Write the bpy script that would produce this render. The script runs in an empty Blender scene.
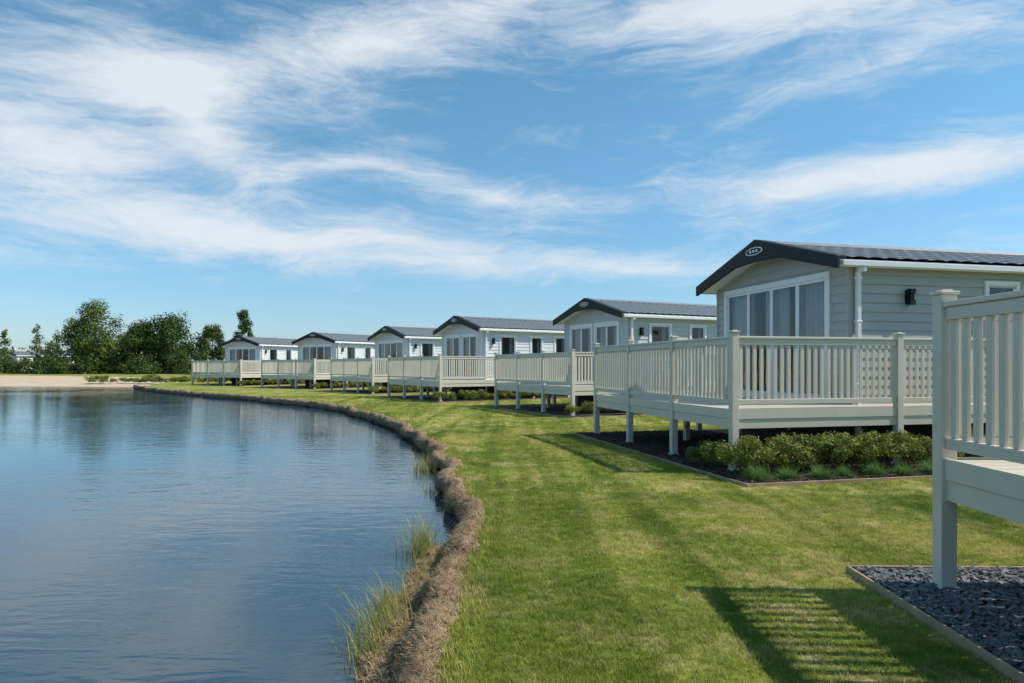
import bpy, math, random
import numpy as np
from mathutils import Vector, Matrix, noise as mn
from mathutils.geometry import delaunay_2d_cdt
random.seed(7); rng=np.random.default_rng(7)
scene=bpy.context.scene
scene.view_settings.view_transform='Standard'
scene.view_settings.look='None'
scene.view_settings.exposure=0
WATER=-0.22
SUN_EL=50.5; SUN_AZ=92.0

# ------------------------------------------------------------------ materials
def new_mat(name):
    m=bpy.data.materials.new(name); m.use_nodes=True
    nt=m.node_tree; nt.nodes.clear()
    out=nt.nodes.new('ShaderNodeOutputMaterial')
    return m,nt,out
def N(nt,t,**kw):
    n=nt.nodes.new(t)
    for k,v in kw.items(): setattr(n,k,v)
    return n
def noise_node(nt,vec,scale,detail=4,rough=.55,dist=0):
    n=N(nt,'ShaderNodeTexNoise'); n.inputs['Scale'].default_value=scale
    n.inputs['Detail'].default_value=detail; n.inputs['Roughness'].default_value=rough
    n.inputs['Distortion'].default_value=dist
    nt.links.new(vec,n.inputs['Vector']); return n.outputs['Fac']
def ramp(nt,fac,stops):
    r=N(nt,'ShaderNodeValToRGB'); cr=r.color_ramp
    while len(cr.elements)<len(stops): cr.elements.new(.5)
    for e,(p,c) in zip(cr.elements,stops):
        e.position=p; e.color=(c[0],c[1],c[2],1)
    nt.links.new(fac,r.inputs[0]); return r.outputs['Color']
def mix(nt,fac,a,b,mode='MIX'):
    m=N(nt,'ShaderNodeMix',data_type='RGBA',blend_type=mode)
    for s,v in((m.inputs[0],fac),(m.inputs[6],a),(m.inputs[7],b)):
        if isinstance(v,bpy.types.NodeSocket): nt.links.new(v,s)
        elif isinstance(v,(int,float)): s.default_value=v
        else: s.default_value=(v[0],v[1],v[2],1)
    return m.outputs[2]
def simple(name,col,rough=.5,var=.12,scale=6,bump=.0,bscale=80,metal=0,spec=.5,stretch=None,coat=0,dirt=0):
    m,nt,out=new_mat(name)
    g=N(nt,'ShaderNodeTexCoord'); vec=g.outputs['Object']
    if stretch:
        mp=N(nt,'ShaderNodeMapping'); mp.inputs['Scale'].default_value=stretch
        nt.links.new(vec,mp.inputs[0]); vec=mp.outputs[0]
    f=noise_node(nt,vec,scale,5,.6)
    lo=[c*(1-var) for c in col]; hi=[min(1,c*(1+var)) for c in col]
    c=ramp(nt,f,[(.3,lo),(.7,hi)])
    if dirt:
        f2=noise_node(nt,vec,scale*.35,6,.7)
        fr=ramp(nt,f2,[(.5,(0,0,0)),(.8,(1,1,1))])
        mm=N(nt,'ShaderNodeMath',operation='MULTIPLY'); nt.links.new(fr,mm.inputs[0]); mm.inputs[1].default_value=dirt
        c=mix(nt,mm.outputs[0],c,[col[0]*.5,col[1]*.5,col[2]*.42])
    b=N(nt,'ShaderNodeBsdfPrincipled'); nt.links.new(c,b.inputs['Base Color'])
    b.inputs['Roughness'].default_value=rough; b.inputs['Metallic'].default_value=metal
    b.inputs['Specular IOR Level'].default_value=spec
    if bump:
        bf=noise_node(nt,vec,bscale,3,.6)
        bn=N(nt,'ShaderNodeBump'); bn.inputs['Strength'].default_value=bump; bn.inputs['Distance'].default_value=.01
        nt.links.new(bf,bn.inputs['Height']); nt.links.new(bn.outputs[0],b.inputs['Normal'])
    nt.links.new(b.outputs[0],out.inputs[0]); return m

def lawn_color(nt,brightness=1.0):
    g=N(nt,'ShaderNodeNewGeometry'); pos=g.outputs['Position']
    def col(c): return [x*brightness for x in c]
    a=noise_node(nt,pos,.5,6,.68,.4)
    c=ramp(nt,a,[(.36,col((.155,.21,.032))),(.5,col((.255,.295,.052))),(.62,col((.37,.365,.10)))])
    b=noise_node(nt,pos,1.5,7,.78)
    fb=ramp(nt,b,[(.49,(0,0,0)),(.64,(.9,.9,.9))])
    c=mix(nt,fb,c,col((.48,.41,.19)))
    mp=N(nt,'ShaderNodeMapping'); mp.inputs['Rotation'].default_value=(0,0,math.radians(-8)); mp.inputs['Scale'].default_value=(1.7,.06,1)
    nt.links.new(pos,mp.inputs[0])
    s=noise_node(nt,mp.outputs[0],1.0,2,.5,.6)
    sf=ramp(nt,s,[(.43,(.72,.79,.62)),(.57,(1.15,1.1,1.2))])
    c=mix(nt,1.0,c,sf,'MULTIPLY')
    return c,pos
def mat_lawn():
    m,nt,out=new_mat('lawn')
    c,pos=lawn_color(nt,.90)
    d=noise_node(nt,pos,38,6,.8)
    dr=ramp(nt,d,[(.3,(.5,.52,.45)),(.7,(1.35,1.32,1.3))])
    c=mix(nt,1.0,c,dr,'MULTIPLY')
    b=N(nt,'ShaderNodeBsdfPrincipled'); nt.links.new(c,b.inputs['Base Color']); b.inputs['Roughness'].default_value=.9
    b.inputs['Specular IOR Level'].default_value=.1
    bn=N(nt,'ShaderNodeBump'); bn.inputs['Strength'].default_value=.7; bn.inputs['Distance'].default_value=.04
    nt.links.new(noise_node(nt,pos,30,6,.8),bn.inputs['Height']); nt.links.new(bn.outputs[0],b.inputs['Normal'])
    nt.links.new(b.outputs[0],out.inputs[0]); return m
def leafshader(nt,out,c,trans=.35,rough=.6):
    d=N(nt,'ShaderNodeBsdfPrincipled'); nt.links.new(c,d.inputs['Base Color']); d.inputs['Roughness'].default_value=rough
    d.inputs['Specular IOR Level'].default_value=.25
    t=N(nt,'ShaderNodeBsdfTranslucent'); nt.links.new(c,t.inputs['Color'])
    mx=N(nt,'ShaderNodeMixShader'); mx.inputs[0].default_value=trans
    nt.links.new(d.outputs[0],mx.inputs[1]); nt.links.new(t.outputs[0],mx.inputs[2]); nt.links.new(mx.outputs[0],out.inputs[0])
def mat_blade():
    m,nt,out=new_mat('grass_blade')
    c,pos=lawn_color(nt,1.15)
    oi=N(nt,'ShaderNodeObjectInfo')
    r=ramp(nt,oi.outputs['Random'],[(0,(.72,.76,.7)),(.8,(1.15,1.13,1.05)),(1,(1.6,1.4,1.7))])
    c=mix(nt,1.0,c,r,'MULTIPLY')
    leafshader(nt,out,c,.3,.55); return m
def mat_leaf(name,lo,hi,scale=1.2,trans=.3):
    m,nt,out=new_mat(name)
    g=N(nt,'ShaderNodeNewGeometry')
    f=noise_node(nt,g.outputs['Position'],scale,4,.6)
    c=ramp(nt,f,[(.32,lo),(.68,hi)])
    r=ramp(nt,g.outputs['Random Per Island'],[(0,(.7,.7,.7)),(1,(1.3,1.3,1.2))])
    c=mix(nt,1.0,c,r,'MULTIPLY')
    leafshader(nt,out,c,trans); return m
def mat_water():
    m,nt,out=new_mat('lake_water')
    g=N(nt,'ShaderNodeNewGeometry'); pos=g.outputs['Position']
    b=N(nt,'ShaderNodeBsdfPrincipled')
    b.inputs['Base Color'].default_value=(.030,.064,.088,1); b.inputs['Roughness'].default_value=.03
    b.inputs['IOR'].default_value=1.42
    mp=N(nt,'ShaderNodeMapping'); mp.inputs['Rotation'].default_value=(0,0,math.radians(20)); mp.inputs['Scale'].default_value=(.6,1.7,1)
    nt.links.new(pos,mp.inputs[0])
    n1=noise_node(nt,mp.outputs[0],3.0,3,.5,.5)
    n2=noise_node(nt,mp.outputs[0],11,2,.5)
    n3=noise_node(nt,pos,.12,3,.5)
    amp=N(nt,'ShaderNodeMapRange'); nt.links.new(n3,amp.inputs[0])
    for i,v in zip((1,2,3,4),(.38,.62,.3,1.0)): amp.inputs[i].default_value=v
    a=N(nt,'ShaderNodeMath',operation='MULTIPLY_ADD'); nt.links.new(n2,a.inputs[0]); a.inputs[1].default_value=.3; nt.links.new(n1,a.inputs[2])
    bn=N(nt,'ShaderNodeBump'); bn.inputs['Distance'].default_value=.0105
    nt.links.new(amp.outputs[0],bn.inputs['Strength'])
    nt.links.new(a.outputs[0],bn.inputs['Height']); nt.links.new(bn.outputs[0],b.inputs['Normal'])
    nt.links.new(b.outputs[0],out.inputs[0]); return m
def mat_glass():
    m,nt,out=new_mat('window_glass')
    t=N(nt,'ShaderNodeBsdfTransparent'); t.inputs[0].default_value=(.72,.77,.80,1)
    gl=N(nt,'ShaderNodeBsdfGlossy'); gl.inputs['Roughness'].default_value=.02; gl.inputs[0].default_value=(.9,.95,1,1)
    f=N(nt,'ShaderNodeFresnel'); f.inputs[0].default_value=1.6
    mx=N(nt,'ShaderNodeMixShader'); nt.links.new(f.outputs[0],mx.inputs[0]); nt.links.new(t.outputs[0],mx.inputs[1]); nt.links.new(gl.outputs[0],mx.inputs[2])
    nt.links.new(mx.outputs[0],out.inputs[0]); return m
M={}
M['lawn']=mat_lawn(); M['blade']=mat_blade(); M['water']=mat_water(); M['glass']=mat_glass()
M['sand']=simple('beach_sand',(.50,.38,.26),.95,.18,.6,.4,20)
M['coir']=simple('coir_fibre',(.23,.155,.09),.95,.55,14,1.0,120)
M['mud']=simple('lake_mud',(.13,.095,.055),.8,.4,9,.8,60)
M['straw']=mat_leaf('coir_strand',(.16,.105,.055),(.46,.35,.21),9,.1)
M['deck']=simple('deck_cream_upvc',(.65,.595,.505),.38,.04,3,.08,150,dirt=.25)
M['deckfloor']=simple('deck_board',(.50,.46,.39),.55,.15,5,.3,60,stretch=(1,12,1))
M['white']=simple('white_upvc',(.82,.82,.81),.35,.03,2)
M['roof']=simple('roof_tile_grey',(.135,.15,.165),.42,.2,7,.25,90,spec=.6)
M['dark']=simple('anthracite_trim',(.012,.013,.015),.55,.15,3,spec=.3)
M['skirt']=simple('underfloor_dark',(.05,.05,.048),.9,.3,4)
M['curtain']=simple('curtain_cloth',(.74,.72,.70),.9,.06,4)
M['inside']=simple('interior_wall',(.32,.28,.24),.9,.1,2)
M['slate']=simple('slate_chippings',(.07,.07,.075),.7,.5,40,1.0,60)
M['chip']=simple('slate_chip',(.13,.13,.135),.6,.6,20,.3,60)
M['mulch']=simple('bark_mulch',(.075,.055,.042),.95,.5,30,1.0,45)
M['edging']=simple('timber_edging',(.36,.26,.16),.85,.25,8,.5,60)
M['bark']=simple('tree_bark',(.10,.08,.06),.95,.3,4,.8,20)
M['leafA']=mat_leaf('leaf_mid',(.06,.10,.02),(.16,.21,.045),.5)
M['leafB']=mat_leaf('leaf_dark',(.035,.065,.016),(.10,.145,.035),.5)
M['shrub']=mat_leaf('shrub_leaf',(.085,.14,.022),(.27,.29,.065),4)
M['flower']=mat_leaf('shrub_flower',(.50,.20,.22),(.66,.40,.40),4)
M['lav']=mat_leaf('lavender_leaf',(.09,.19,.045),(.18,.29,.09),5)
M['reed']=mat_leaf('reed_blade',(.15,.21,.04),(.52,.43,.18),8,.4)
M['far']=mat_leaf('distant_leaf',(.07,.10,.05),(.13,.16,.07),.15)

# ------------------------------------------------------------------ mesh helpers
class MB:
    def __init__(s): s.v=[];s.f=[]
    def box(s,a,b):
        x0,x1=sorted((a[0],b[0]));y0,y1=sorted((a[1],b[1]));z0,z1=sorted((a[2],b[2]))
        n=len(s.v)
        s.v+=[(x0,y0,z0),(x1,y0,z0),(x1,y1,z0),(x0,y1,z0),(x0,y0,z1),(x1,y0,z1),(x1,y1,z1),(x0,y1,z1)]
        s.f+=[tuple(n+i for i in q) for q in((0,3,2,1),(4,5,6,7),(0,1,5,4),(1,2,6,5),(2,3,7,6),(3,0,4,7))]
    def poly(s,pts):
        n=len(s.v); s.v+=[tuple(p) for p in pts]; s.f.append(tuple(range(n,n+len(pts))))
    def extrude(s,pts,d):
        n=len(s.v);k=len(pts)
        s.v+=[tuple(p) for p in pts]+[(p[0]+d[0],p[1]+d[1],p[2]+d[2]) for p in pts]
        s.f.append(tuple(range(n,n+k))); s.f.append(tuple(reversed(range(n+k,n+2*k))))
        for i in range(k):
            j=(i+1)%k; s.f.append((n+i,n+k+i,n+k+j,n+j))
    def tube(s,pts,rad,seg=7,cap=True):
        n0=len(s.v)
        for i,p in enumerate(pts):
            p=Vector(p)
            t=(Vector(pts[min(i+1,len(pts)-1)])-Vector(pts[max(i-1,0)])).normalized()
            a=t.cross(Vector((0,0,1)));
            if a.length<.05: a=t.cross(Vector((1,0,0)))
            a.normalize(); b=t.cross(a)
            for k in range(seg):
                an=2*math.pi*k/seg; s.v.append(tuple(p+(a*math.cos(an)+b*math.sin(an))*rad[i]))
        for i in range(len(pts)-1):
            for k in range(seg):
                k2=(k+1)%seg; s.f.append((n0+i*seg+k,n0+i*seg+k2,n0+(i+1)*seg+k2,n0+(i+1)*seg+k))
    def mesh(s,name,mat):
        me=bpy.data.meshes.new(name); me.from_pydata(s.v,[],s.f); me.update()
        if mat: me.materials.append(mat)
        return me
    def obj(s,name,mat,parent=None,bevel=0,smooth=False):
        me=s.mesh(name,mat); o=bpy.data.objects.new(name,me); scene.collection.objects.link(o)
        if parent: o.parent=parent
        if smooth:
            for p in me.polygons: p.use_smooth=True
        if bevel:
            b=o.modifiers.new('bevel','BEVEL'); b.width=bevel; b.segments=2; b.limit_method='ANGLE'
        return o
def empty(name,loc=(0,0,0),rz=0):
    o=bpy.data.objects.new(name,None); scene.collection.objects.link(o)
    o.location=loc; o.rotation_euler=(0,0,rz); o.empty_display_size=.3; return o
def link(name,me,loc=(0,0,0),rz=0,sc=(1,1,1)):
    o=bpy.data.objects.new(name,me); scene.collection.objects.link(o); o.location=loc;o.rotation_euler=(0,0,rz);o.scale=sc; return o

# ------------------------------------------------------------------ shoreline
ctrl=[(-.9,-14),(-.55,-6),(-.45,0),(-.40,3.23),(-.42,3.9),(-.43,4.79),(-.375,5.57),(-.38,6.65),(-.51,7.64),(-.87,9.85),(-1.37,12.97),(-2.3,16),
(-4.1,20.9),(-7.3,27),(-11.4,32),(-18,39.0),(-24.0,45.6),(-28,51.5),(-31,55.5),(-38,57),(-50,58.5),(-80,60),(-125,56),(-165,30),(-170,-20),(-120,-60),(-50,-60),(-12,-40),(-2.5,-24)]
def catmull(P,closed,step):
    out=[];n=len(P)
    for i in range(n if closed else n-1):
        p0,p1,p2,p3=[np.array(P[(i+k)%n]) for k in(-1,0,1,2)]
        L=np.linalg.norm(p2-p1); d=np.linalg.norm((p1+p2)/2)
        m=max(2,int(L/max(step,d*.02)))
        l0=np.linalg.norm(p1-p0)+1e-6; l2=np.linalg.norm(p3-p2)+1e-6
        t1=( (p1-p0)/l0*L + (p2-p1)/L*l0 )/(l0+L)*L
        t2=( (p2-p1)/L*l2 + (p3-p2)/l2*L )/(l2+L)*L
        for k in range(m):
            t=k/m
            h=(2*t**3-3*t**2+1)*p1+(t**3-2*t**2+t)*t1+(-2*t**3+3*t**2)*p2+(t**3-t**2)*t2
            out.append(h)
    return np.array(out)
shore=catmull(ctrl,True,.22)
for i in range(len(shore)):
    p=shore[i]; d=np.hypot(*p); w=.12+.011*min(d,60)
    shore[i]=p+w*np.array([mn.noise(Vector((p[0]*.9,p[1]*.9,1))),mn.noise(Vector((p[0]*.9,p[1]*.9,7)))])+.04*mn.noise(Vector((p[0]*3,p[1]*3,2)))
def sdist(pts):
    """signed distance, + on land"""
    A=shore; B=np.roll(shore,-1,axis=0); res=np.empty(len(pts))
    for s in range(0,len(pts),4000):
        P=pts[s:s+4000][:,None,:]
        AB=(B-A)[None]; t=np.clip(((P-A[None])*AB).sum(2)/((AB**2).sum(2)+1e-12),0,1)
        D=np.sqrt((((A[None]+t[...,None]*AB)-P)**2).sum(2)).min(1)
        px=P[...,0];py=P[...,1]
        cond=((A[None,:,1]>py)!=(B[None,:,1]>py))
        xi=(B-A)[None,:,0]*(py-A[None,:,1])/((B-A)[None,:,1]+1e-12)+A[None,:,0]
        inside=(cond&(px<xi)).sum(1)%2==1
        res[s:s+4000]=np.where(inside,-D,D)
    return res
def sstep(a,b,x):
    t=np.clip((x-a)/(b-a),0,1); return t*t*(3-2*t)
def height(pts):
    d=sdist(pts); x=pts[:,0];y=pts[:,1]
    zb=np.where(d>0,0,np.interp(d,[-40,-6,-2,-.5,-.15,0],[-2,-1.5,-.9,-.5,-.36,0]))
    zs=np.interp(d,[-40,-6,0,6,26,40],[-2,-1.2,WATER,.0,.34,.36])
    w=(1-sstep(-32,-27,x))*sstep(44,52,y)
    z=zb*(1-w)+zs*w
    z+=np.where(d>.5,.018*np.sin(x*.9+y*.5)*np.sin(y*.7-x*.3)*(d<60),0)
    return z,d
def axis(lo,hi,a,n):
    t=np.linspace(math.asinh(lo/a),math.asinh(hi/a),n); return a*np.sinh(t)
gx=axis(-2500,2500,7,140); gy=axis(-400,3500,7,120)
G=np.array([(x,y) for x in gx for y in gy])
G[:,0]+=rng.normal(0,.01,len(G))
dg=sdist(G); G=G[np.abs(dg)>.75]
pts=[tuple(p) for p in G]; edges=[]
nrm=np.roll(shore,-1,axis=0)-np.roll(shore,1,axis=0); nrm/=np.linalg.norm(nrm,axis=1)[:,None]
nout=np.stack([nrm[:,1],-nrm[:,0]],1)
for off in(.45,0,-.15,-.22,-.5):
    base=len(pts); L=shore+nout*off
    pts+= [tuple(p) for p in L]
    if off in(0,-.15): edges+=[(base+i,base+(i+1)%len(L)) for i in range(len(L))]
dunes=catmull([(-30.5,57.5),(-33,66),(-40,75),(-60,84),(-100,90),(-150,80),(-185,40)],False,1.0)
base=len(pts); pts+=[tuple(p) for p in dunes]; edges+=[(base+i,base+i+1) for i in range(len(dunes)-1)]
r=delaunay_2d_cdt([Vector(p) for p in pts],edges,[],0,1e-4)
V=np.array([(v.x,v.y) for v in r[0]]); Z,D=height(V)
me=bpy.data.meshes.new('ground'); me.from_pydata([(a,b,c) for (a,b),c in zip(V,Z)],[],[tuple(f) for f in r[2]]); me.update()
for k in('lawn','sand','mud'): me.materials.append(M[k])
C=np.array([V[list(f)].mean(0) for f in r[2]]); dC=sdist(C)
beach_poly=[tuple(p) for p in dunes]+[(-165,30),(-125,50),(-80,56),(-50,55),(-30.5,53)]
def inpoly(P,poly):
    poly=np.array(poly);A=poly;B=np.roll(poly,-1,axis=0);c=np.zeros(len(P),int)
    for a,b in zip(A,B):
        cond=(a[1]>P[:,1])!=(b[1]>P[:,1]); xi=(b[0]-a[0])*(P[:,1]-a[1])/(b[1]-a[1]+1e-12)+a[0]
        c+=cond&(P[:,0]<xi)
    return c%2==1
sandm=inpoly(C,beach_poly)
idx=np.where(dC<0,2,np.where(sandm,1,0)); idx=np.where((dC<0)&sandm,1,idx)
me.polygons.foreach_set('material_index',idx.astype(np.int32)); me.polygons.foreach_set('use_smooth',np.ones(len(idx),bool)); me.update()
link('ground',me)
import bmesh
bm=bmesh.new(); bm.from_mesh(me)
for f in bm.faces:
    if f.normal.z<0: f.normal_flip()
bm.to_mesh(me); bm.free()
mb=MB(); mb.poly([(-190,-75,WATER),(1.0,-75,WATER),(1.0,75,WATER),(-190,75,WATER)]); mb.obj('lake_water',M['water'])

# coir log
i0=int(np.argmin(np.abs(shore[:,1]+6)+np.abs(shore[:,0]+.5)*2)); 
sub=[];
for i in range(len(shore)):
    p=shore[(i0+i)%len(shore)]
    sub.append(p)
    if p[0]<-29: break
sub=np.array(sub); seg=np.r_[0,np.cumsum(np.linalg.norm(np.diff(sub,axis=0),axis=1))]
ss=[0]
while ss[-1]<seg[-1]:
    dd=np.hypot(np.interp(ss[-1],seg,sub[:,0]),np.interp(ss[-1],seg,sub[:,1])); ss.append(ss[-1]+max(.035,dd*.005))
ss=np.array(ss); cx=np.interp(ss,seg,sub[:,0]); cy=np.interp(ss,seg,sub[:,1])
mb=MB(); path=[];rad=[]
for s,x,y in zip(ss,cx,cy):
    w=mn.noise(Vector((s*1.1,3,0))); lump=abs(math.sin(s*math.pi/1.15+.8*mn.noise(Vector((s*.3,8,1)))))**.55
    path.append((x-.05+.08*mn.noise(Vector((s*1.0,0,9))),y,-.085+.05*w)); rad.append(.085+.055*lump+.04*mn.noise(Vector((s*2.1,0,0)))+.02*mn.noise(Vector((s*7,0,4))))
SEG=18
mb.tube(path,rad,SEG)
for i,v in enumerate(mb.v):
    q=Vector(v); k=path[i//SEG]; dr=(q-Vector(k)).normalized()
    mb.v[i]=tuple(q+dr*(.04*mn.noise(q*6)+.04*mn.noise(q*16)+.018*mn.noise(q*38)))
mb.obj('coir_log_edging',M['coir'],smooth=True)
mb=MB()
near=[i for i in range(len(path)) if -1<path[i][1]<20]
nearer=[i for i in range(len(path)) if 2.2<path[i][1]<8]
def strand(p,dr,t,Ls=(.02,.07)):
    L=random.uniform(*Ls); tt=(t*random.uniform(-1,1)+dr*random.uniform(0,.6)+dr.cross(t)*random.uniform(-1,1)).normalized()
    w=tt.cross(dr)
    if w.length<.1: return
    w=w.normalized()*random.uniform(.0012,.0035); mb.poly([p-w,p+w,p+tt*L])
for _ in range(34000):
    i=random.choice(near if _%2 else nearer); c=Vector(path[i]); j=min(i+1,len(path)-1)
    t=(Vector(path[j])-c).normalized(); a=t.cross(Vector((0,0,1))).normalized()
    an=random.uniform(-.4,math.pi+.4); dr=a*math.cos(an)+Vector((0,0,1))*math.sin(an)
    strand(c+dr*(rad[i]+random.uniform(-.01,.02))+t*random.uniform(-.03,.03),dr,t)
near0=np.array(sorted([i for i in range(len(shore)) if 0<shore[i][1]<12 and abs(shore[i][0])<2],key=lambda i:shore[i][1]))
def ledge_h(y,q):
    xs=np.interp(y,shore[near0,1],shore[near0,0])
    wd=np.interp(y,[3.2,3.7,4.6,5.6,6.3,6.7],[.0,.34,.46,.40,.34,.0])*(1+.3*mn.noise(Vector((y*2.2,0,3))))
    x=xs-.10-q*wd
    z=WATER+.085*math.sin(math.pi*min(1,q*.97+.02))**.6-.03+.045*mn.noise(Vector((x*7,y*7,0)))+.03*mn.noise(Vector((x*19,y*19,2)))
    if q<.28 and y<5.6: z-=.05*(1-q/.28)
    return x,z
lm=MB(); ny_,nx_=90,22
for j in range(ny_+1):
    y=3.2+3.5*j/ny_
    for k in range(nx_+1):
        x,z=ledge_h(y,k/nx_); lm.v.append((x,y,z))
for j in range(ny_):
    for k in range(nx_):
        a=j*(nx_+1)+k; lm.f.append((a,a+nx_+1,a+nx_+2,a+1))
lm.obj('marshy_ledge',M['coir'],smooth=True)
up=Vector((0,0,1))
for _ in range(8000):
    y=random.uniform(3.3,6.6); q=random.uniform(.05,.95); x,z=ledge_h(y,q)
    if z<WATER: continue
    strand(Vector((x,y,z)),up,Vector((1,0,0)),(.02,.08))
mb.obj('coir_fibre_strands',M['straw'])

# ------------------------------------------------------------------ caravan
EZ=3.2; RZ=3.8; HW=2.13; WW=1.98; SL=(RZ-EZ)/HW; LEN=11.5
def sub_iv(ivs,a0,a1):
    out=[]
    for s,e in ivs:
        if a1<=s or a0>=e: out.append((s,e));continue
        if a0>s: out.append((s,a0))
        if a1<e: out.append((a1,e))
    return out
def clad(mb,P,lim,zlo,zhi,ops,pitch=.15):
    n=int(math.ceil((zhi-zlo)/pitch))
    for k in range(n):
        zb=zlo+k*pitch; zt=min(zhi,zb+pitch)
        l0=lim(zb);l1=lim(zt)
        if l0[1]-l0[0]<.05: continue
        ivs=[(l0[0],l0[1])]; zc=(zb+zt)/2
        for o in ops:
            if o[2]<zc<o[3]: ivs=sub_iv(ivs,o[0],o[1])
        for s,e in ivs:
            s1=max(s,l1[0]); e1=min(e,l1[1])
            if e1<s1: s1=e1=(s1+e1)/2
            mb.poly([P(s,.024,zb),P(e,.024,zb),P(e1,.004,zt),P(s1,.004,zt)])
            mb.poly([P(s,.0,zb),P(e,.0,zb),P(e,.024,zb),P(s,.024,zb)])
def window(fr,gl,cu,P,a0,a1,z0,z1,npan,sur=.09,curt=None,bar=None):
    fb=lambda A0,A1,Z0,Z1,d0,d1: fr.box(P(A0,d0,Z0),P(A1,d1,Z1))
    fb(a0-sur,a1+sur,z1,z1+sur,-.03,.045); fb(a0-sur,a1+sur,z0-sur,z0,-.03,.055)
    fb(a0-sur,a0,z0,z1,-.03,.045); fb(a1,a1+sur,z0,z1,-.03,.045)
    w=(a1-a0)/npan; st=.045
    outv=Vector(P(0,1,0))-Vector(P(0,0,0))
    for i in range(npan):
        s=a0+i*w; e=s+w
        fb(s,s+st,z0,z1,-.02,.02); fb(e-st,e,z0,z1,-.02,.02)
        fb(s+st,e-st,z0,z0+st*1.4,-.02,.02); fb(s+st,e-st,z1-st,z1,-.02,.02)
        q=[Vector(P(s+st,0,z0+st)),Vector(P(e-st,0,z0+st)),Vector(P(e-st,0,z1-st)),Vector(P(s+st,0,z1-st))]
        if (q[1]-q[0]).cross(q[2]-q[1]).dot(outv)<0: q=q[::-1]
        gl.poly(q)
    for c0,c1 in (curt or []):
        m=max(6,int((c1-c0)/.018)); n=len(cu.v)
        for j in range(m+1):
            a=c0+(c1-c0)*j/m; dd=-.14+.035*math.sin(a*52+.8*math.sin(a*9))
            cu.v.append(P(a,dd,z0-.05)); cu.v.append(P(a,dd,z1+.03))
        for j in range(m): cu.f.append((n+2*j,n+2*j+2,n+2*j+3,n+2*j+1))
def caravan(loc,rz,wallmat,style=0,name='holiday_caravan'):
    e=empty(name,(loc[0],loc[1],0),rz)
    X0=.38; X1=LEN-.25
    PF=lambda a,d,z:(X0-d,a,z); PS=lambda a,d,z:(a,-WW-d,z); PN=lambda a,d,z:(a,WW+d,z); PB=lambda a,d,z:(X1+d,a,z)
    zb=.58; ztop=EZ+.15*SL-.07
    glim=lambda z:(-min(WW,max(0,(RZ-.05-z)/SL)),min(WW,max(0,(RZ-.05-z)/SL)))
    if style==0: fo=[(-1.48,1.58,.95,2.98)]
    elif style==1: fo=[(-1.45,-.15,.95,2.9),(.15,1.5,.95,2.9)]
    else: fo=[(-1.5,1.5,.95,2.9)]
    so=[(3.12,3.72,1.95,2.88),(5.2,6.0,.95,2.9),(7.0,8.1,1.6,2.8),(9.2,9.8,1.9,2.8)]
    if style>0: so=[(1.3,2.1,1.75,2.85),(3.0,3.6,1.75,2.85),(4.4,5.15,.95,2.9),(6.3,7.3,1.75,2.85),(8.6,9.4,1.75,2.85)]
    w=MB(); clad(w,PF,glim,zb,RZ-.06,fo)
    clad(w,PS,lambda z:(X0,X1),zb,ztop,so); clad(w,PN,lambda z:(X0,X1),zb,ztop,[]); clad(w,PB,glim,zb,RZ-.06,[])
    w.obj('clad_walls',wallmat,e)
    t=MB()
    for y in(-WW-.028,WW+.028):
        s=1 if y>0 else -1
        t.box((X0-.03,y,zb-.02),(X0+.05,y-s*.04,ztop)); t.box((X1+.03,y,zb-.02),(X1-.05,y-s*.04,ztop))
    t.obj('corner_trim',wallmat,e)
    fr,gl,cu=MB(),MB(),MB()
    for o in fo:
        L=o[1]-o[0]
        cs=[(o[0]+.02,o[0]+L*.33),(o[1]-L*.30,o[1]-.02)] if style!=0 else [(o[0]+.0,o[0]+.95),(o[0]+1.15,o[0]+1.95),(o[0]+2.30,o[1])]
        window(fr,gl,cu,PF,o[0],o[1],o[2],o[3],4 if L>2 else 2,.10,cs)
    for o in so:
        L=o[1]-o[0]
        window(fr,gl,cu,PS,o[0],o[1],o[2],o[3],1,.065,[(o[0],o[0]+L*.3),(o[1]-L*.3,o[1])])
    fr.obj('window_frames',M['white'],e); gl.obj('window_glass',M['glass'],e); cu.obj('curtains',M['curtain'],e,smooth=True)
    b=MB(); b.box((X0+.06,-WW+.04,zb),(X1-.04,WW-.04,zb+.25)); b.box((X0+2.6,-WW+.04,zb+.26),(X0+2.66,WW-.04,ztop)); 
    b.box((X0+1.2,-1.5,.84),(X0+2.0,1.2,1.3)); b.obj('interior',M['inside'],e)
    k=MB(); k.box((X0+.35,-WW+.3,.02),(X1-.35,WW-.3,zb-.003)); k.obj('chassis_skirt',M['skirt'],e)
    rf=MB()
    rf.extrude([(0.03,-HW,EZ-.10),(0.03,0,RZ-.10),(0.03,HW,EZ-.10),(0.03,HW,EZ-.02),(0.03,0,RZ-.02),(0.03,-HW,EZ-.02)],(LEN-.06,0,0))
    rf.obj('roof_deck',M['white'],e)
    tl=MB()
    for s in(-1,1):
        xs=np.arange(.0,LEN+.001,.05 if loc[1]<30 else .1); rows=6; n0=len(tl.v); vs=[]
        for r in range(rows):
            for (q,dz) in((r/rows,.032),((r+1)/rows-.002,.004)): vs.append((q,dz))
        for q,dz in vs:
            for x in xs:
                y=(HW+.04)*(1-q); z=EZ-.012+(RZ-EZ)*q+ dz*1.0+.020*(abs(math.sin(x*math.pi/.3))**.7)
                tl.v.append((x,s*y,z))
        m=len(xs)
        for r in range(len(vs)-1):
            for i in range(m-1):
                a=n0+r*m+i; f=(a,a+1,a+m+1,a+m); tl.f.append(f if s<0 else f[::-1])
    tl.obj('roof_tiles',M['roof'],e)
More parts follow.
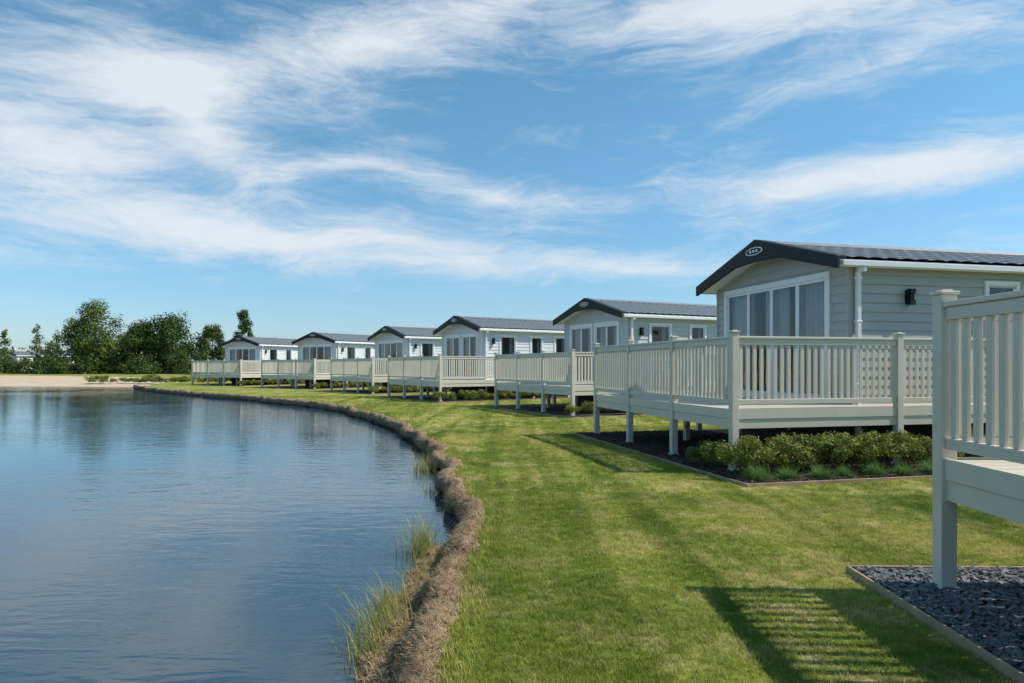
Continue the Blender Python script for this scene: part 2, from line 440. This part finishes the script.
    rc=MB(); rc.extrude([(-.02,-.13,RZ-.01),(-.02,-.05,RZ+.055),(-.02,.05,RZ+.055),(-.02,.13,RZ-.01)],(LEN+.04,0,0)); rc.obj('ridge_cap',M['roof'],e)
    bg=MB()
    def barge(x,dx):
        for s in(-1,1):
            tip=HW+.09
            pts=[(x,s*tip,EZ-.17),(x,s*tip,EZ+.03),(x,0,RZ+.075),(x,0,RZ-.34),(x,s*.72,RZ-.375)]
            if s<0: pts=pts[::-1]
            bg.extrude(pts,(dx,0,0))
    barge(-.035,.06); barge(LEN-.02,.06)
    for s in(-1,1):
        pts=[(.026,s*(HW+.05),EZ+.045),(.026,0,RZ+.074),(.026,0,RZ+.03),(.026,s*(HW+.05),EZ+.0)]
        bg.extrude(pts,(.16,0,0))
    bg.obj('bargeboards',M['dark'],e,bevel=.008)
    pl=MB(); c=[( -.036,.27*math.cos(a),RZ-.15+.075*math.sin(a)) for a in np.linspace(0,2*math.pi,24,endpoint=False)]
    pl.extrude(c,(-.012,0,0)); c=[( -.0485,.235*math.cos(a),RZ-.15+.055*math.sin(a)) for a in np.linspace(0,2*math.pi,24,endpoint=False)]
    pl.obj('gable_badge_rim',M['white'],e)
    p2=MB(); p2.extrude(c,(-.006,0,0)); p2.obj('gable_badge',M['dark'],e)
    p3=MB()
    for y in(-.1,0,.1): p3.box((-.0545,y-.03,RZ-.175),(-.058,y+.03,RZ-.125))
    p3.obj('gable_badge_mark',M['white'],e)
    gt=MB()
    for s in(-1,1):
        gt.box((.08,s*(HW+.005),EZ-.13),(LEN-.05,s*(HW+.02),EZ-.01)); gt.box((.08,s*(HW+.021),EZ-.12),(LEN-.05,s*(HW+.105),EZ-.035))
        gt.box((X0+.08,s*(WW+.05),.35),(X0+.15,s*(WW+.115),EZ-.13)); gt.box((X0+.08,s*(WW+.05),EZ-.20),(X0+.15,s*(HW+.09),EZ-.125))
        for z in(1.2,2.2,2.9): gt.box((X0+.06,s*(WW+.045),z),(X0+.17,s*(WW+.12),z+.03))
    gt.obj('gutter_downpipe',M['white'],e,bevel=.01)
    lt=MB(); xl=1.5 if style==0 else .9
    lt.box((xl-.055,-WW-.02,2.52),(xl+.055,-WW-.05,2.74)); lt.box((xl-.05,-WW-.05,2.5),(xl+.05,-WW-.14,2.58)); lt.box((xl-.05,-WW-.05,2.68),(xl+.05,-WW-.14,2.76)); lt.box((xl-.04,-WW-.06,2.58),(xl+.04,-WW-.12,2.68))
    lt.obj('wall_light',M['dark'],e)
    return e

def deck(loc,rz,x1=.36,side_end=4.6,detail=True,y0=-2.8,y1=2.64,bev=0.006):
    e=empty('veranda_deck',(loc[0],loc[1],0),rz)
    x0=-2.18; F=.88
    fl=MB()
    y=y0+.02
    while y<y1-.01:
        fl.box((x0+.02,y,F-.03),((x1 if y>-2.02 else side_end)-.0,min(y+.14,y1-.02),F)); y+=.147
    fl.obj('floor_boards',M['deckfloor'],e)
    sk=MB()
    def skirt(a,b,outn):
        ax=0 if abs(b[0]-a[0])>abs(b[1]-a[1]) else 1
        for z0,z1,d in((.755,F+.012,.03),(.62,.75,.018)):
            if ax==0: sk.box((a[0],a[1],z0),(b[0],a[1]+outn*d,z1))
            else: sk.box((a[0],a[1],z0),(a[0]+outn*d,b[1],z1))
    skirt((x0-.0,y0),(x0,y1),-1); skirt((x0,y0),(side_end,y0),-1); skirt((x0,y1),(x1,y1),1)
    sk.box((x0+.05,y0+.05,.64),(x1-.0,y0+.10,.84)); 
    for xx in np.arange(x0+.4,x1,.5): sk.box((xx,y0+.12,.66),(xx+.045,y1-.12,.84))
    sk.obj('skirt_fascia',M['deck'],e)
    post=MB(); rail=MB(); pk=MB()
    hp=.052
    def addpost(x,y,top=1.97):
        post.box((x-hp,y-hp,-.02),(x+hp,y+hp,top))
        post.box((x-hp-.012,y-hp-.012,top+.001),(x+hp+.012,y+hp+.012,top+.022))
        post.box((x-hp+.015,y-hp+.015,top+.023),(x+hp-.015,y+hp-.015,top+.034))
        post.box((x-hp-.015,y-hp-.015,-.01),(x+hp+.015,y+hp+.015,.05))
    def run(p,q):
        L=math.hypot(q[0]-p[0],q[1]-p[1]); ux=(q[0]-p[0])/L; uy=(q[1]-p[1])/L
        ax=abs(ux)>.5
        def bx(m,s,e_,hw,z0,z1):
            if ax: m.box((p[0]+ux*s,p[1]-hw,z0),(p[0]+ux*e_,p[1]+hw,z1))
            else: m.box((p[0]-hw,p[1]+uy*s,z0),(p[0]+hw,p[1]+uy*e_,z1))
        s,e_=hp+.002,L-hp-.002
        bx(rail,s,e_,.045,1.885,1.92); bx(rail,s,e_,.028,1.80,1.884); bx(rail,s,e_,.028,.955,1.03)
        n=int(round((e_-s)/.112)); g=(e_-s)/n
        for i in range(n):
            c=s+(i+.5)*g; bx(pk,c-.026,c+.026,.014,1.032,1.798)
    ys=[y0,y0+1.82,y0+3.64,y1]
    for i,yy in enumerate(ys):
        addpost(x0,yy)
        if i: run((x0,ys[i-1]),(x0,yy))
    xs=[x0,x0+2.75];
    while xs[-1]+2.0<side_end: xs.append(xs[-1]+2.0)
    for i in range(1,len(xs)):
        addpost(xs[i],y0); run((xs[i-1],y0),(xs[i],y0))
    addpost(x1-.08,y1); run((x0,y1),(x1-.08,y1))
    for xx in(x0+1.2,):
        for yy in ys[1:3]: post.box((xx-.05,yy-.05,-.02),(xx+.05,yy+.05,.66))
    post.obj('posts',M['deck'],e,bevel=bev); rail.obj('rails',M['deck'],e,bevel=bev); pk.obj('balusters',M['deck'],e,bevel=bev*.6)
    return e
def toworld(loc,th,x,y):
    return (loc[0]+x*math.cos(th)-y*math.sin(th), loc[1]+x*math.sin(th)+y*math.cos(th))
W=[simple('cladding_sage',(.41,.415,.375),.5,.03,2,.12,200),simple('cladding_pale_sage',(.52,.54,.515),.5,.03,2),
   simple('cladding_white',(.68,.69,.685),.5,.03,2)]
A1=math.radians(13.5)
c1=(4.58,12.82)
units=[(c1,13.5,0,0),((2.54,23.8),26,1,1),((-2.7,32.1),33,2,1),((-7.5,40.3),38,2,2),((-13.9,47.6),56,2,2),((-21.7,54.2),62,2,2)]
beds=[]
for loc,an,wm,st in units:
    th=math.radians(an); caravan(loc,th,W[wm],st); deck(loc,th,bev=.006 if loc[1]<15 else 0)
    beds.append((loc,th,-2.6,4.8,-3.8 if loc[1]<15 else -3.5,2.9,'mulch'))
th0=math.radians(-1); B0=(2.87,4.53)
o0=toworld(B0,th0,2.18,-2.64); deck(o0,th0,x1=1.8,side_end=4.6)
caravan(toworld(o0,th0,1.44,0),th0,W[0],0)
beds.append((o0,th0,-2.60,5.0,-3.3,3.07,'slate'))
for p,a in(((-79.5,107),75),((-91,109),95)):
    caravan(p,math.radians(a),W[2],2)
mulch_polys=[]
for loc,th,xa,xb,ya,yb,k in beds:
    e=empty('planting_bed' if k=='mulch' else 'slate_gravel_bed',(loc[0],loc[1],0),th)
    g=MB()
    g.poly([(xa,ya,.024),(xb,ya,.024),(xb,yb,.024),(xa,yb,.024)]); g.obj('bed_surface',M[k],e)
    d=MB(); t=.020; h=.045 if k=='slate' else .032
    for a,b in(((xa-t,ya),(xa,yb)),((xa-t,yb),(xb,yb+t)),((xa-t,ya-t),(xb,ya))): d.box((a[0],a[1],-.03),(b[0],b[1],h))
    d.obj('timber_edging',M['edging'],e,bevel=.004)
    mulch_polys.append([toworld(loc,th,x,y) for x,y in((xa-.03,ya-.03),(xb,ya-.03),(xb,yb+.03),(xa-.03,yb+.03))])

# ------------------------------------------------------------------ GN scatter
def scatter(name,P,scl,coll,tilt=.25,mat=None):
    me=bpy.data.meshes.new(name); me.from_pydata([tuple(p) for p in P],[],[])
    at=me.attributes.new('scl','FLOAT','POINT'); at.data.foreach_set('value',np.asarray(scl,dtype=np.float32))
    o=link(name,me)
    ng=bpy.data.node_groups.new(name+'_scatter','GeometryNodeTree')
    ng.interface.new_socket('Geometry',in_out='INPUT',socket_type='NodeSocketGeometry'); ng.interface.new_socket('Geometry',in_out='OUTPUT',socket_type='NodeSocketGeometry')
    n=ng.nodes; gi=n.new('NodeGroupInput'); go=n.new('NodeGroupOutput')
    ip=n.new('GeometryNodeInstanceOnPoints'); ci=n.new('GeometryNodeCollectionInfo'); ci.inputs[0].default_value=coll; ci.inputs[1].default_value=True; ci.inputs[2].default_value=True
    rv=n.new('FunctionNodeRandomValue'); rv.data_type='FLOAT_VECTOR'; rv.inputs[0].default_value=(-tilt,-tilt,0); rv.inputs[1].default_value=(tilt,tilt,6.283)
    na=n.new('GeometryNodeInputNamedAttribute'); na.data_type='FLOAT'; na.inputs[0].default_value='scl'
    l=ng.links; l.new(gi.outputs[0],ip.inputs['Points']); l.new(ci.outputs[0],ip.inputs['Instance']); ip.inputs['Pick Instance'].default_value=True
    l.new(rv.outputs[0],ip.inputs['Rotation']); l.new(na.outputs[0],ip.inputs['Scale']); l.new(ip.outputs[0],go.inputs[0])
    md=o.modifiers.new('scatter','NODES'); md.node_group=ng
    return o
def blade(mb,bx,by,h,w,lean,an,segs=2,z0=-.005):
    dx,dy=math.cos(an),math.sin(an); px,py=-dy*w,dx*w
    prev=None
    for i in range(segs+1):
        t=i/segs; x=bx+dx*lean*t*t; y=by+dy*lean*t*t; z=z0+h*t*(1-.15*t*(lean/h))
        ww=1-t*.9
        cur=((x-px*ww,y-py*ww,z),(x+px*ww,y+py*ww,z))
        if prev: mb.poly([prev[0],prev[1],cur[1],cur[0]])
        prev=cur
gc=bpy.data.collections.new('grass_clumps')
for k in range(5):
    mb=MB()
    for _ in range(22):
        rr=.04*math.sqrt(random.random()); a=random.random()*6.28
        blade(mb,rr*math.cos(a),rr*math.sin(a),random.uniform(.014,.036),.0018,random.uniform(.004,.025),random.random()*6.28)
    me=mb.mesh('grass_clump',M['blade']); o=bpy.data.objects.new('grass_clump',me); gc.objects.link(o)
def cloudpts(n,x0,x1,y0,y1):
    return np.stack([rng.uniform(x0,x1,n),rng.uniform(y0,y1,n)],1)
def lawnfilter(P,margin=.06):
    P=P[(np.abs(P[:,0])<P[:,1]*.85+1.0)]
    d=sdist(P); P=P[d>margin]; d=d[d>margin]
    keep=np.ones(len(P),bool)
    for q in mulch_polys: keep&=~inpoly(P,q)
    return P[keep],d[keep]
Ps=[];Sc=[]
for n,x0,x1,y0,y1,s in((46000,-.8,7,2.2,8,1.0),(38000,-2,11,8,17,1.2),(20000,-12,14,17,34,1.8)):
    p,d=lawnfilter(cloudpts(n,x0,x1,y0,y1)); Ps.append(p)
    sc=s*rng.uniform(.7,1.15,len(p)); sc=sc*np.where(d<.2,1.7,1.0); Sc.append(sc)
P=np.concatenate(Ps);Sc=np.concatenate(Sc)
hz,_=height(P)
scatter('lawn_grass',np.c_[P,hz],Sc,gc,.25)
cc=bpy.data.collections.new('slate_chips')
for k in range(5):
    mb=MB(); n=random.choice((5,6,7)); r=[random.uniform(.010,.022) for _ in range(n)]
    pts=[(r[i]*1.3*math.cos(i*6.283/n),r[i]*math.sin(i*6.283/n),0) for i in range(n)]
    mb.extrude([(x,y,random.uniform(-.002,.002)) for x,y,z in pts],(0,0,random.uniform(.004,.009)))
    o=bpy.data.objects.new('slate_chip',mb.mesh('slate_chip',M['chip'])); cc.objects.link(o)
n=26000; L=np.stack([rng.uniform(-2.58,.4,n),rng.uniform(-1.2,3.05,n)],1)
Pw=np.array([toworld(o0,th0,a,b) for a,b in L]); scatter('slate_gravel',np.c_[Pw,.027+rng.uniform(0,.014,n)],rng.uniform(.5,1.4,n),cc,.5)
bc=bpy.data.collections.new('bark_chips')
for k in range(4):
    mb=MB(); mb.box((-.02,-.008,0),(.02,.008,.006)); mb.v=[(x+random.uniform(-.006,.006),y+random.uniform(-.004,.004),z) for x,y,z in mb.v]
    o=bpy.data.objects.new('bark_chip',mb.mesh('bark_chip',M['mulch'])); bc.objects.link(o)
n=14000; L=np.stack([rng.uniform(-2.56,4.6,n),rng.uniform(-3.75,-1.8,n)],1); L2=np.stack([rng.uniform(-2.56,.5,n//2),rng.uniform(-2,2.85,n//2)],1); L=np.r_[L,L2]
Pw=np.array([toworld(c1,A1,a,b) for a,b in L]); scatter('bark_mulch',np.c_[Pw,.027+rng.uniform(0,.015,len(L))],rng.uniform(.6,1.6,len(L)),bc,.5)

# ------------------------------------------------------------------ plants
def leaf(mb,p,nrm_,s):
    a=nrm_.cross(Vector((random.uniform(-1,1),random.uniform(-1,1),random.uniform(-1,1))))
    if a.length<.01: a=Vector((1,0,0))
    a.normalize(); b=nrm_.cross(a).normalized()
    mb.poly([p-a*s,p+b*s*.45,p+a*s,p-b*s*.45])
def rv(): return Vector((random.gauss(0,1),random.gauss(0,1),random.gauss(0,1))).normalized()
def shrub_mesh(R,H,n,s,clumps=16,flowers=60):
    mb=MB(); cs=[]
    for _ in range(clumps):
        v=rv(); v.z=abs(v.z); q=random.uniform(.35,.95); cs.append((Vector((v.x*R*q,v.y*R*q,H*.35+v.z*H*.6*q)),random.uniform(.25,.45)*R))
    for _ in range(n):
        c,r=random.choice(cs); v=rv(); p=c+v*r*random.uniform(.5,1.05)
        if p.z<.01: p.z=random.uniform(.01,.1)
        leaf(mb,p,(v+rv()*.7).normalized(),s*random.uniform(.6,1.3))
    nf=len(mb.f)
    for _ in range(flowers):
        c,r=random.choice(cs); v=rv(); v.z=abs(v.z); leaf(mb,c+v*r*1.12,v,s*.8)
    me=mb.mesh('shrub_leaves',M['shrub']); me.materials.append(M['flower'])
    for i in range(nf,len(me.polygons)): me.polygons[i].material_index=1
    return me
shr=[shrub_mesh(.30,.52,2800,.019,flowers=random.choice((20,50,110))) for _ in range(6)]
def lav_mesh():
    mb=MB()
    for _ in range(600):
        v=rv(); v.z=abs(v.z)+.25; v.normalize(); L=random.uniform(.12,.25)
        blade(mb,random.gauss(0,.04),random.gauss(0,.04),L*v.z,.0038,L*math.hypot(v.x,v.y)*1.15,math.atan2(v.y,v.x),2)
    return mb.mesh('lavender_leaves',M['lav'])
lavs=[lav_mesh() for _ in range(3)]
for i in range(22):
    x=-2.38+i*.33+random.uniform(-.06,.06)
    wx,wy=toworld(c1,A1,x,-3.13+random.uniform(-.08,.08)); s=random.uniform(.9,1.3)
    link('shrub',random.choice(shr),(wx,wy,.0),random.random()*6,(s*1.1,s*1.1,s*random.uniform(.85,1.1)))
for i in range(15):
    x=-2.3+i*.44+random.uniform(-.05,.05)
    wx,wy=toworld(c1,A1,x,-3.60+random.uniform(-.05,.05)); s=random.uniform(.95,1.3)
    link('lavender_plant',random.choice(lavs),(wx,wy,.01),random.random()*6,(s,s,s))
for x,y,s in((-2.42,-2.75,.9),(-2.42,-2.35,.75)):
    wx,wy=toworld(c1,A1,x,y); link('shrub',random.choice(shr),(wx,wy,0),random.random()*6,(s,s,s))
for loc,an,wm,st in units[1:]:
    for i in range(11):
        wx,wy=toworld(loc,math.radians(an),-2.3+i*.6+random.uniform(-.1,.1),-3.12+random.uniform(-.1,.1)); s=random.uniform(.9,1.4)
        link('shrub',random.choice(shr),(wx,wy,0),random.random()*6,(s,s,s*.8))
def reeds(cx,cy,n,spread,h,z0=WATER-.03,name='reed_clump',elong=1.0):
    mb=MB()
    for _ in range(n):
        bx=random.gauss(0,spread); by=random.gauss(0,spread*elong)
        hh=h*random.uniform(.4,1.1); an=random.random()*6.28 if random.random()<.6 else math.radians(random.uniform(150,250))
        blade(mb,bx,by,hh,random.uniform(.002,.0048),hh*random.uniform(.1,.8),an,4,0)
    o=mb.obj(name,M['reed']); o.location=(cx,cy,z0); return o
reeds(-.82,4.45,280,.07,.36,elong=2.0); reeds(-.86,4.05,150,.06,.30,elong=2.0); reeds(-.80,4.8,90,.06,.26,elong=2)
reeds(-.82,6.2,260,.08,.45,elong=1.6); reeds(-.68,5.6,110,.07,.24,elong=3)
reeds(-1.42,11.2,220,.10,.38,elong=2.0); reeds(-1.05,9.2,80,.07,.22,elong=3)
reeds(-.72,5.1,130,.08,.20,elong=5,name='marsh_grass_clump')

def tree_mesh(H,R,n,s,trunk=.25,dense=1.0,shape='round'):
    t=MB(); lf=MB()
    th=H*trunk
    pts=[(0,0,-.2),(.1,.05,th*.6),(-.05,.1,th*1.2),(.1,0,H*.55),(0,0,H*.85)]
    t.tube(pts,[H*.022,H*.018,H*.014,H*.009,H*.003],8)
    cs=[]
    nb=int(26*dense)
    for i in range(nb):
        q=(i+.5)/nb; z=th*.7+(H-th*.7)*q**.9
        if shape=='round': rr=R*math.sin(math.pi*min(1,.18+.8*q))**.7
        elif shape=='slim': rr=R*(.5+.5*math.sin(math.pi*min(1,.1+.9*q)))*(1-.5*q)
        else: rr=R*(1.02-q)**.8
        an=i*2.4+random.uniform(-.5,.5); k=random.uniform(.35,1)
        tip=Vector((math.cos(an)*rr*k,math.sin(an)*rr*k,z+random.uniform(-.3,.3)))
        b=Vector((0,0,max(th*.6,z-rr*.6)))
        t.tube([tuple(b),tuple(b.lerp(tip,.5)+Vector((0,0,.15))),tuple(tip)],[H*.007,H*.004,H*.0015],5)
        cs.append((tip,random.uniform(.22,.42)*R*(1 if shape=='round' else .8)))
        for _ in range(2):
            cs.append((tip*random.uniform(.75,1.05)+rv()*R*.25,random.uniform(.12,.25)*R))
    w=[c[1]**2 for c in cs]
    ch=random.choices(cs,w,k=n)
    for c,r in ch:
        v=rv(); p=c+v*r*random.uniform(.3,1.1)**.8
        if p.z>.2: leaf(lf,p,(v+rv()*.8+Vector((0,0,.4))).normalized(),s*random.uniform(.6,1.4))
    return t,lf
def tree(x,y,H,R,n=7000,s=.16,mat='leafA',trunk=.2,dense=1.0,shape='round',name='tree'):
    e=empty(name,(x,y,0),random.random()*6); t,lf=tree_mesh(H,R,n,s,trunk,dense,shape)
    t.obj('trunk_limbs',M['bark'],e,smooth=True); lf.obj('foliage',M[mat],e); return e
tree(-61,100,10.4,3.8,8000,.17,'leafA',.12,1.2)
tree(-64.5,101,8.4,3.0,5000,.17,'leafA',.12,1.0)
tree(-54,100,7.6,3.4,9000,.18,'leafB',.06,1.4)
tree(-50.5,101,8.4,4.0,12000,.18,'leafB',.05,1.5)
tree(-57,104,7.2,3.4,7000,.18,'leafB',.08,1.2)
tree(-58.5,99,5.2,2.6,5000,.18,'leafA',.05,1.2)
tree(-44.7,102,7.4,2.5,6000,.17,'leafB',.08,1.2)
tree(-39.2,100,9.4,2.0,4600,.15,'leafB',.3,1.0,'cone','young_pine_tree')
for x,y,h in((-77.3,104,7.0),(-72.3,104,7.6),(-69.4,104,6.4),(-66.8,105,7.4),(-74.6,110,5.4),(-83,104,6.0)): tree(x,y,h,1.35,1500,.13,'leafA',.2,1.0,'slim','slender_young_tree')
for x,y,h,r in((-66,98,3.0,2.4),(-60,97,2.6,2.2),(-47,97,3.2,2.4),(-71,99,2.2,2.4),(-42,92,3.2,2.2),(-63,95,2.2,2.2),(-52,95,2.4,2.4),(-75.5,101,1.8,2.2)): tree(x,y,h,r,2500,.15,'leafB',.02,.9,'round','bush')
for i in range(30):
    x=-38+i*.6; y=61.5-i*.12+random.uniform(-1,1); s=random.uniform(1.1,2.4)
    link('waterside_shrub',random.choice(shr),(x,y,-.05),random.random()*6,(s*1.3,s,s*.75))
mb=MB()
x=-400
while x<420:
    y=170+30*math.sin(x*.02)+random.uniform(-8,8); h=5.0+3.0*abs(mn.noise(Vector((x*.05,0,0))))*2; 
    for _ in range(70):
        v=rv(); leaf(mb,Vector((x+v.x*3.4,y+v.y*3,max(.2,h*.5+v.z*h*.5))),rv(),.5)
    x+=2.2
mb.obj('distant_trees',M['far'])

# ------------------------------------------------------------------ world
w=bpy.data.worlds.new('World'); scene.world=w; w.use_nodes=True; nt=w.node_tree; nt.nodes.clear()
out=N(nt,'ShaderNodeOutputWorld'); bg=N(nt,'ShaderNodeBackground'); bg.inputs[1].default_value=.145
sky=N(nt,'ShaderNodeTexSky',sky_type='NISHITA'); sky.sun_disc=False; sky.sun_elevation=math.radians(SUN_EL); sky.sun_rotation=math.radians(SUN_AZ)
sky.air_density=1.0; sky.dust_density=.4; sky.ozone_density=2.0; sky.altitude=0
tc=N(nt,'ShaderNodeTexCoord'); sp=N(nt,'ShaderNodeSeparateXYZ'); nt.links.new(tc.outputs['Generated'],sp.inputs[0])
az=N(nt,'ShaderNodeMath',operation='ARCTAN2'); nt.links.new(sp.outputs[0],az.inputs[0]); nt.links.new(sp.outputs[1],az.inputs[1])
el=N(nt,'ShaderNodeMath',operation='ARCSINE'); nt.links.new(sp.outputs[2],el.inputs[0])
cb=N(nt,'ShaderNodeCombineXYZ'); nt.links.new(az.outputs[0],cb.inputs[0]); nt.links.new(el.outputs[0],cb.inputs[1])
nw=N(nt,'ShaderNodeTexNoise'); nw.inputs['Scale'].default_value=3.0; nw.inputs['Detail'].default_value=3
nt.links.new(cb.outputs[0],nw.inputs['Vector'])
ws=N(nt,'ShaderNodeVectorMath',operation='MULTIPLY_ADD'); nt.links.new(nw.outputs['Color'],ws.inputs[0]); ws.inputs[1].default_value=(.22,.08,0); 
sh=N(nt,'ShaderNodeVectorMath',operation='ADD'); nt.links.new(cb.outputs[0],sh.inputs[0]); sh.inputs[1].default_value=(-.11,-.04,0)
nt.links.new(sh.outputs[0],ws.inputs[2]); wc=ws.outputs[0]
def blob(a,e_,sa,se,rot,wt):
    mp=N(nt,'ShaderNodeMapping',vector_type='TEXTURE'); R_=math.radians
    mp.inputs['Location'].default_value=(R_(a),R_(e_),0); mp.inputs['Rotation'].default_value=(0,0,R_(rot)); mp.inputs['Scale'].default_value=(R_(sa),R_(se),1)
    nt.links.new(wc,mp.inputs[0]); g=N(nt,'ShaderNodeTexGradient',gradient_type='QUADRATIC_SPHERE'); nt.links.new(mp.outputs[0],g.inputs[0])
    m=N(nt,'ShaderNodeMath',operation='MULTIPLY'); nt.links.new(g.outputs['Fac'],m.inputs[0]); m.inputs[1].default_value=wt; return m.outputs[0]
blobs=[blob(-26,20.5,34,7,10,1.0),blob(-35,15.0,24,5,-3,1.0),blob(18,26.3,36,6,-4,1.3),blob(30,14.2,22,4.6,5,1.35),
 blob(-20,10.3,42,4.0,-3,1.25),blob(-1,13.8,20,3.2,-8,.9),blob(10,8.2,34,2.8,-3,.8),blob(-10,25.5,26,4.5,16,.8),blob(-36,7.5,24,3.0,0,.45),blob(28,21,22,3.4,12,.45),
 blob(-24,18,16,3.5,-35,.7),blob(-14,15.5,20,3,12,.5),
 blob(60,25,30,9,10,.8),blob(-80,38,40,9,-10,.7),blob(150,30,80,14,0,.7)]
s=blobs[0]
for b in blobs[1:]:
    m=N(nt,'ShaderNodeMath',operation='ADD'); nt.links.new(s,m.inputs[0]); nt.links.new(b,m.inputs[1]); s=m.outputs[0]
def fib(scale,rot,sx,sy,det,rough,dist):
    mp=N(nt,'ShaderNodeMapping'); mp.inputs['Rotation'].default_value=(0,0,math.radians(rot)); mp.inputs['Scale'].default_value=(sx,sy,1)
    nt.links.new(wc,mp.inputs[0]); return noise_node(nt,mp.outputs[0],scale,det,rough,dist)
f1=fib(1.0,-10,3.0,14,10,.68,.5); f2=fib(1.0,18,8,26,9,.7,.8)
f=N(nt,'ShaderNodeMath',operation='MULTIPLY_ADD'); nt.links.new(f2,f.inputs[0]); f.inputs[1].default_value=.5; nt.links.new(f1,f.inputs[2])
tot=N(nt,'ShaderNodeMath',operation='MULTIPLY_ADD'); nt.links.new(s,tot.inputs[0]); tot.inputs[1].default_value=.5; nt.links.new(f.outputs[0],tot.inputs[2])
mr=N(nt,'ShaderNodeMapRange',interpolation_type='SMOOTHSTEP'); nt.links.new(tot.outputs[0],mr.inputs[0])
for i,v in zip((1,2,3,4),(.73,1.28,.0,.93)): mr.inputs[i].default_value=v
hf=N(nt,'ShaderNodeMapRange'); nt.links.new(el.outputs[0],hf.inputs[0])
for i,v in zip((1,2,3,4),(.02,.14,.2,1)): hf.inputs[i].default_value=v
mm=N(nt,'ShaderNodeMath',operation='MULTIPLY'); nt.links.new(mr.outputs[0],mm.inputs[0]); nt.links.new(hf.outputs[0],mm.inputs[1])
te=N(nt,'ShaderNodeMapRange'); nt.links.new(el.outputs[0],te.inputs[0])
for i,v in zip((1,2,3,4),(0.0,.35,0,1)): te.inputs[i].default_value=v
tint=ramp(nt,te.outputs[0],[(0,(.60,.70,.92)),(.35,(.62,.86,.97)),(1,(.66,1.02,1.02))])
skc=mix(nt,1.0,sky.outputs[0],tint,'MULTIPLY')
c=mix(nt,mm.outputs[0],skc,(5.5,5.85,6.2))
nt.links.new(c,bg.inputs[0]); nt.links.new(bg.outputs[0],out.inputs[0])
ld=bpy.data.lights.new('sun','SUN'); ld.energy=5.0; ld.angle=math.radians(.5); ld.color=(1,.95,.86)
so=bpy.data.objects.new('sun',ld); scene.collection.objects.link(so)
ce=math.cos(math.radians(SUN_EL)); to=Vector((math.sin(math.radians(SUN_AZ))*ce,math.cos(math.radians(SUN_AZ))*ce,math.sin(math.radians(SUN_EL))))
so.rotation_euler=to.to_track_quat('Z','Y').to_euler(); so.location=(10,0,20)
cd=bpy.data.cameras.new('camera'); cd.sensor_width=36; cd.lens=24; cd.shift_y=24.5/1024; cd.clip_start=.05; cd.clip_end=6000
co=bpy.data.objects.new('camera',cd); scene.collection.objects.link(co); co.location=(0,0,1.5); co.rotation_euler=(math.radians(90),0,0)
scene.camera=co
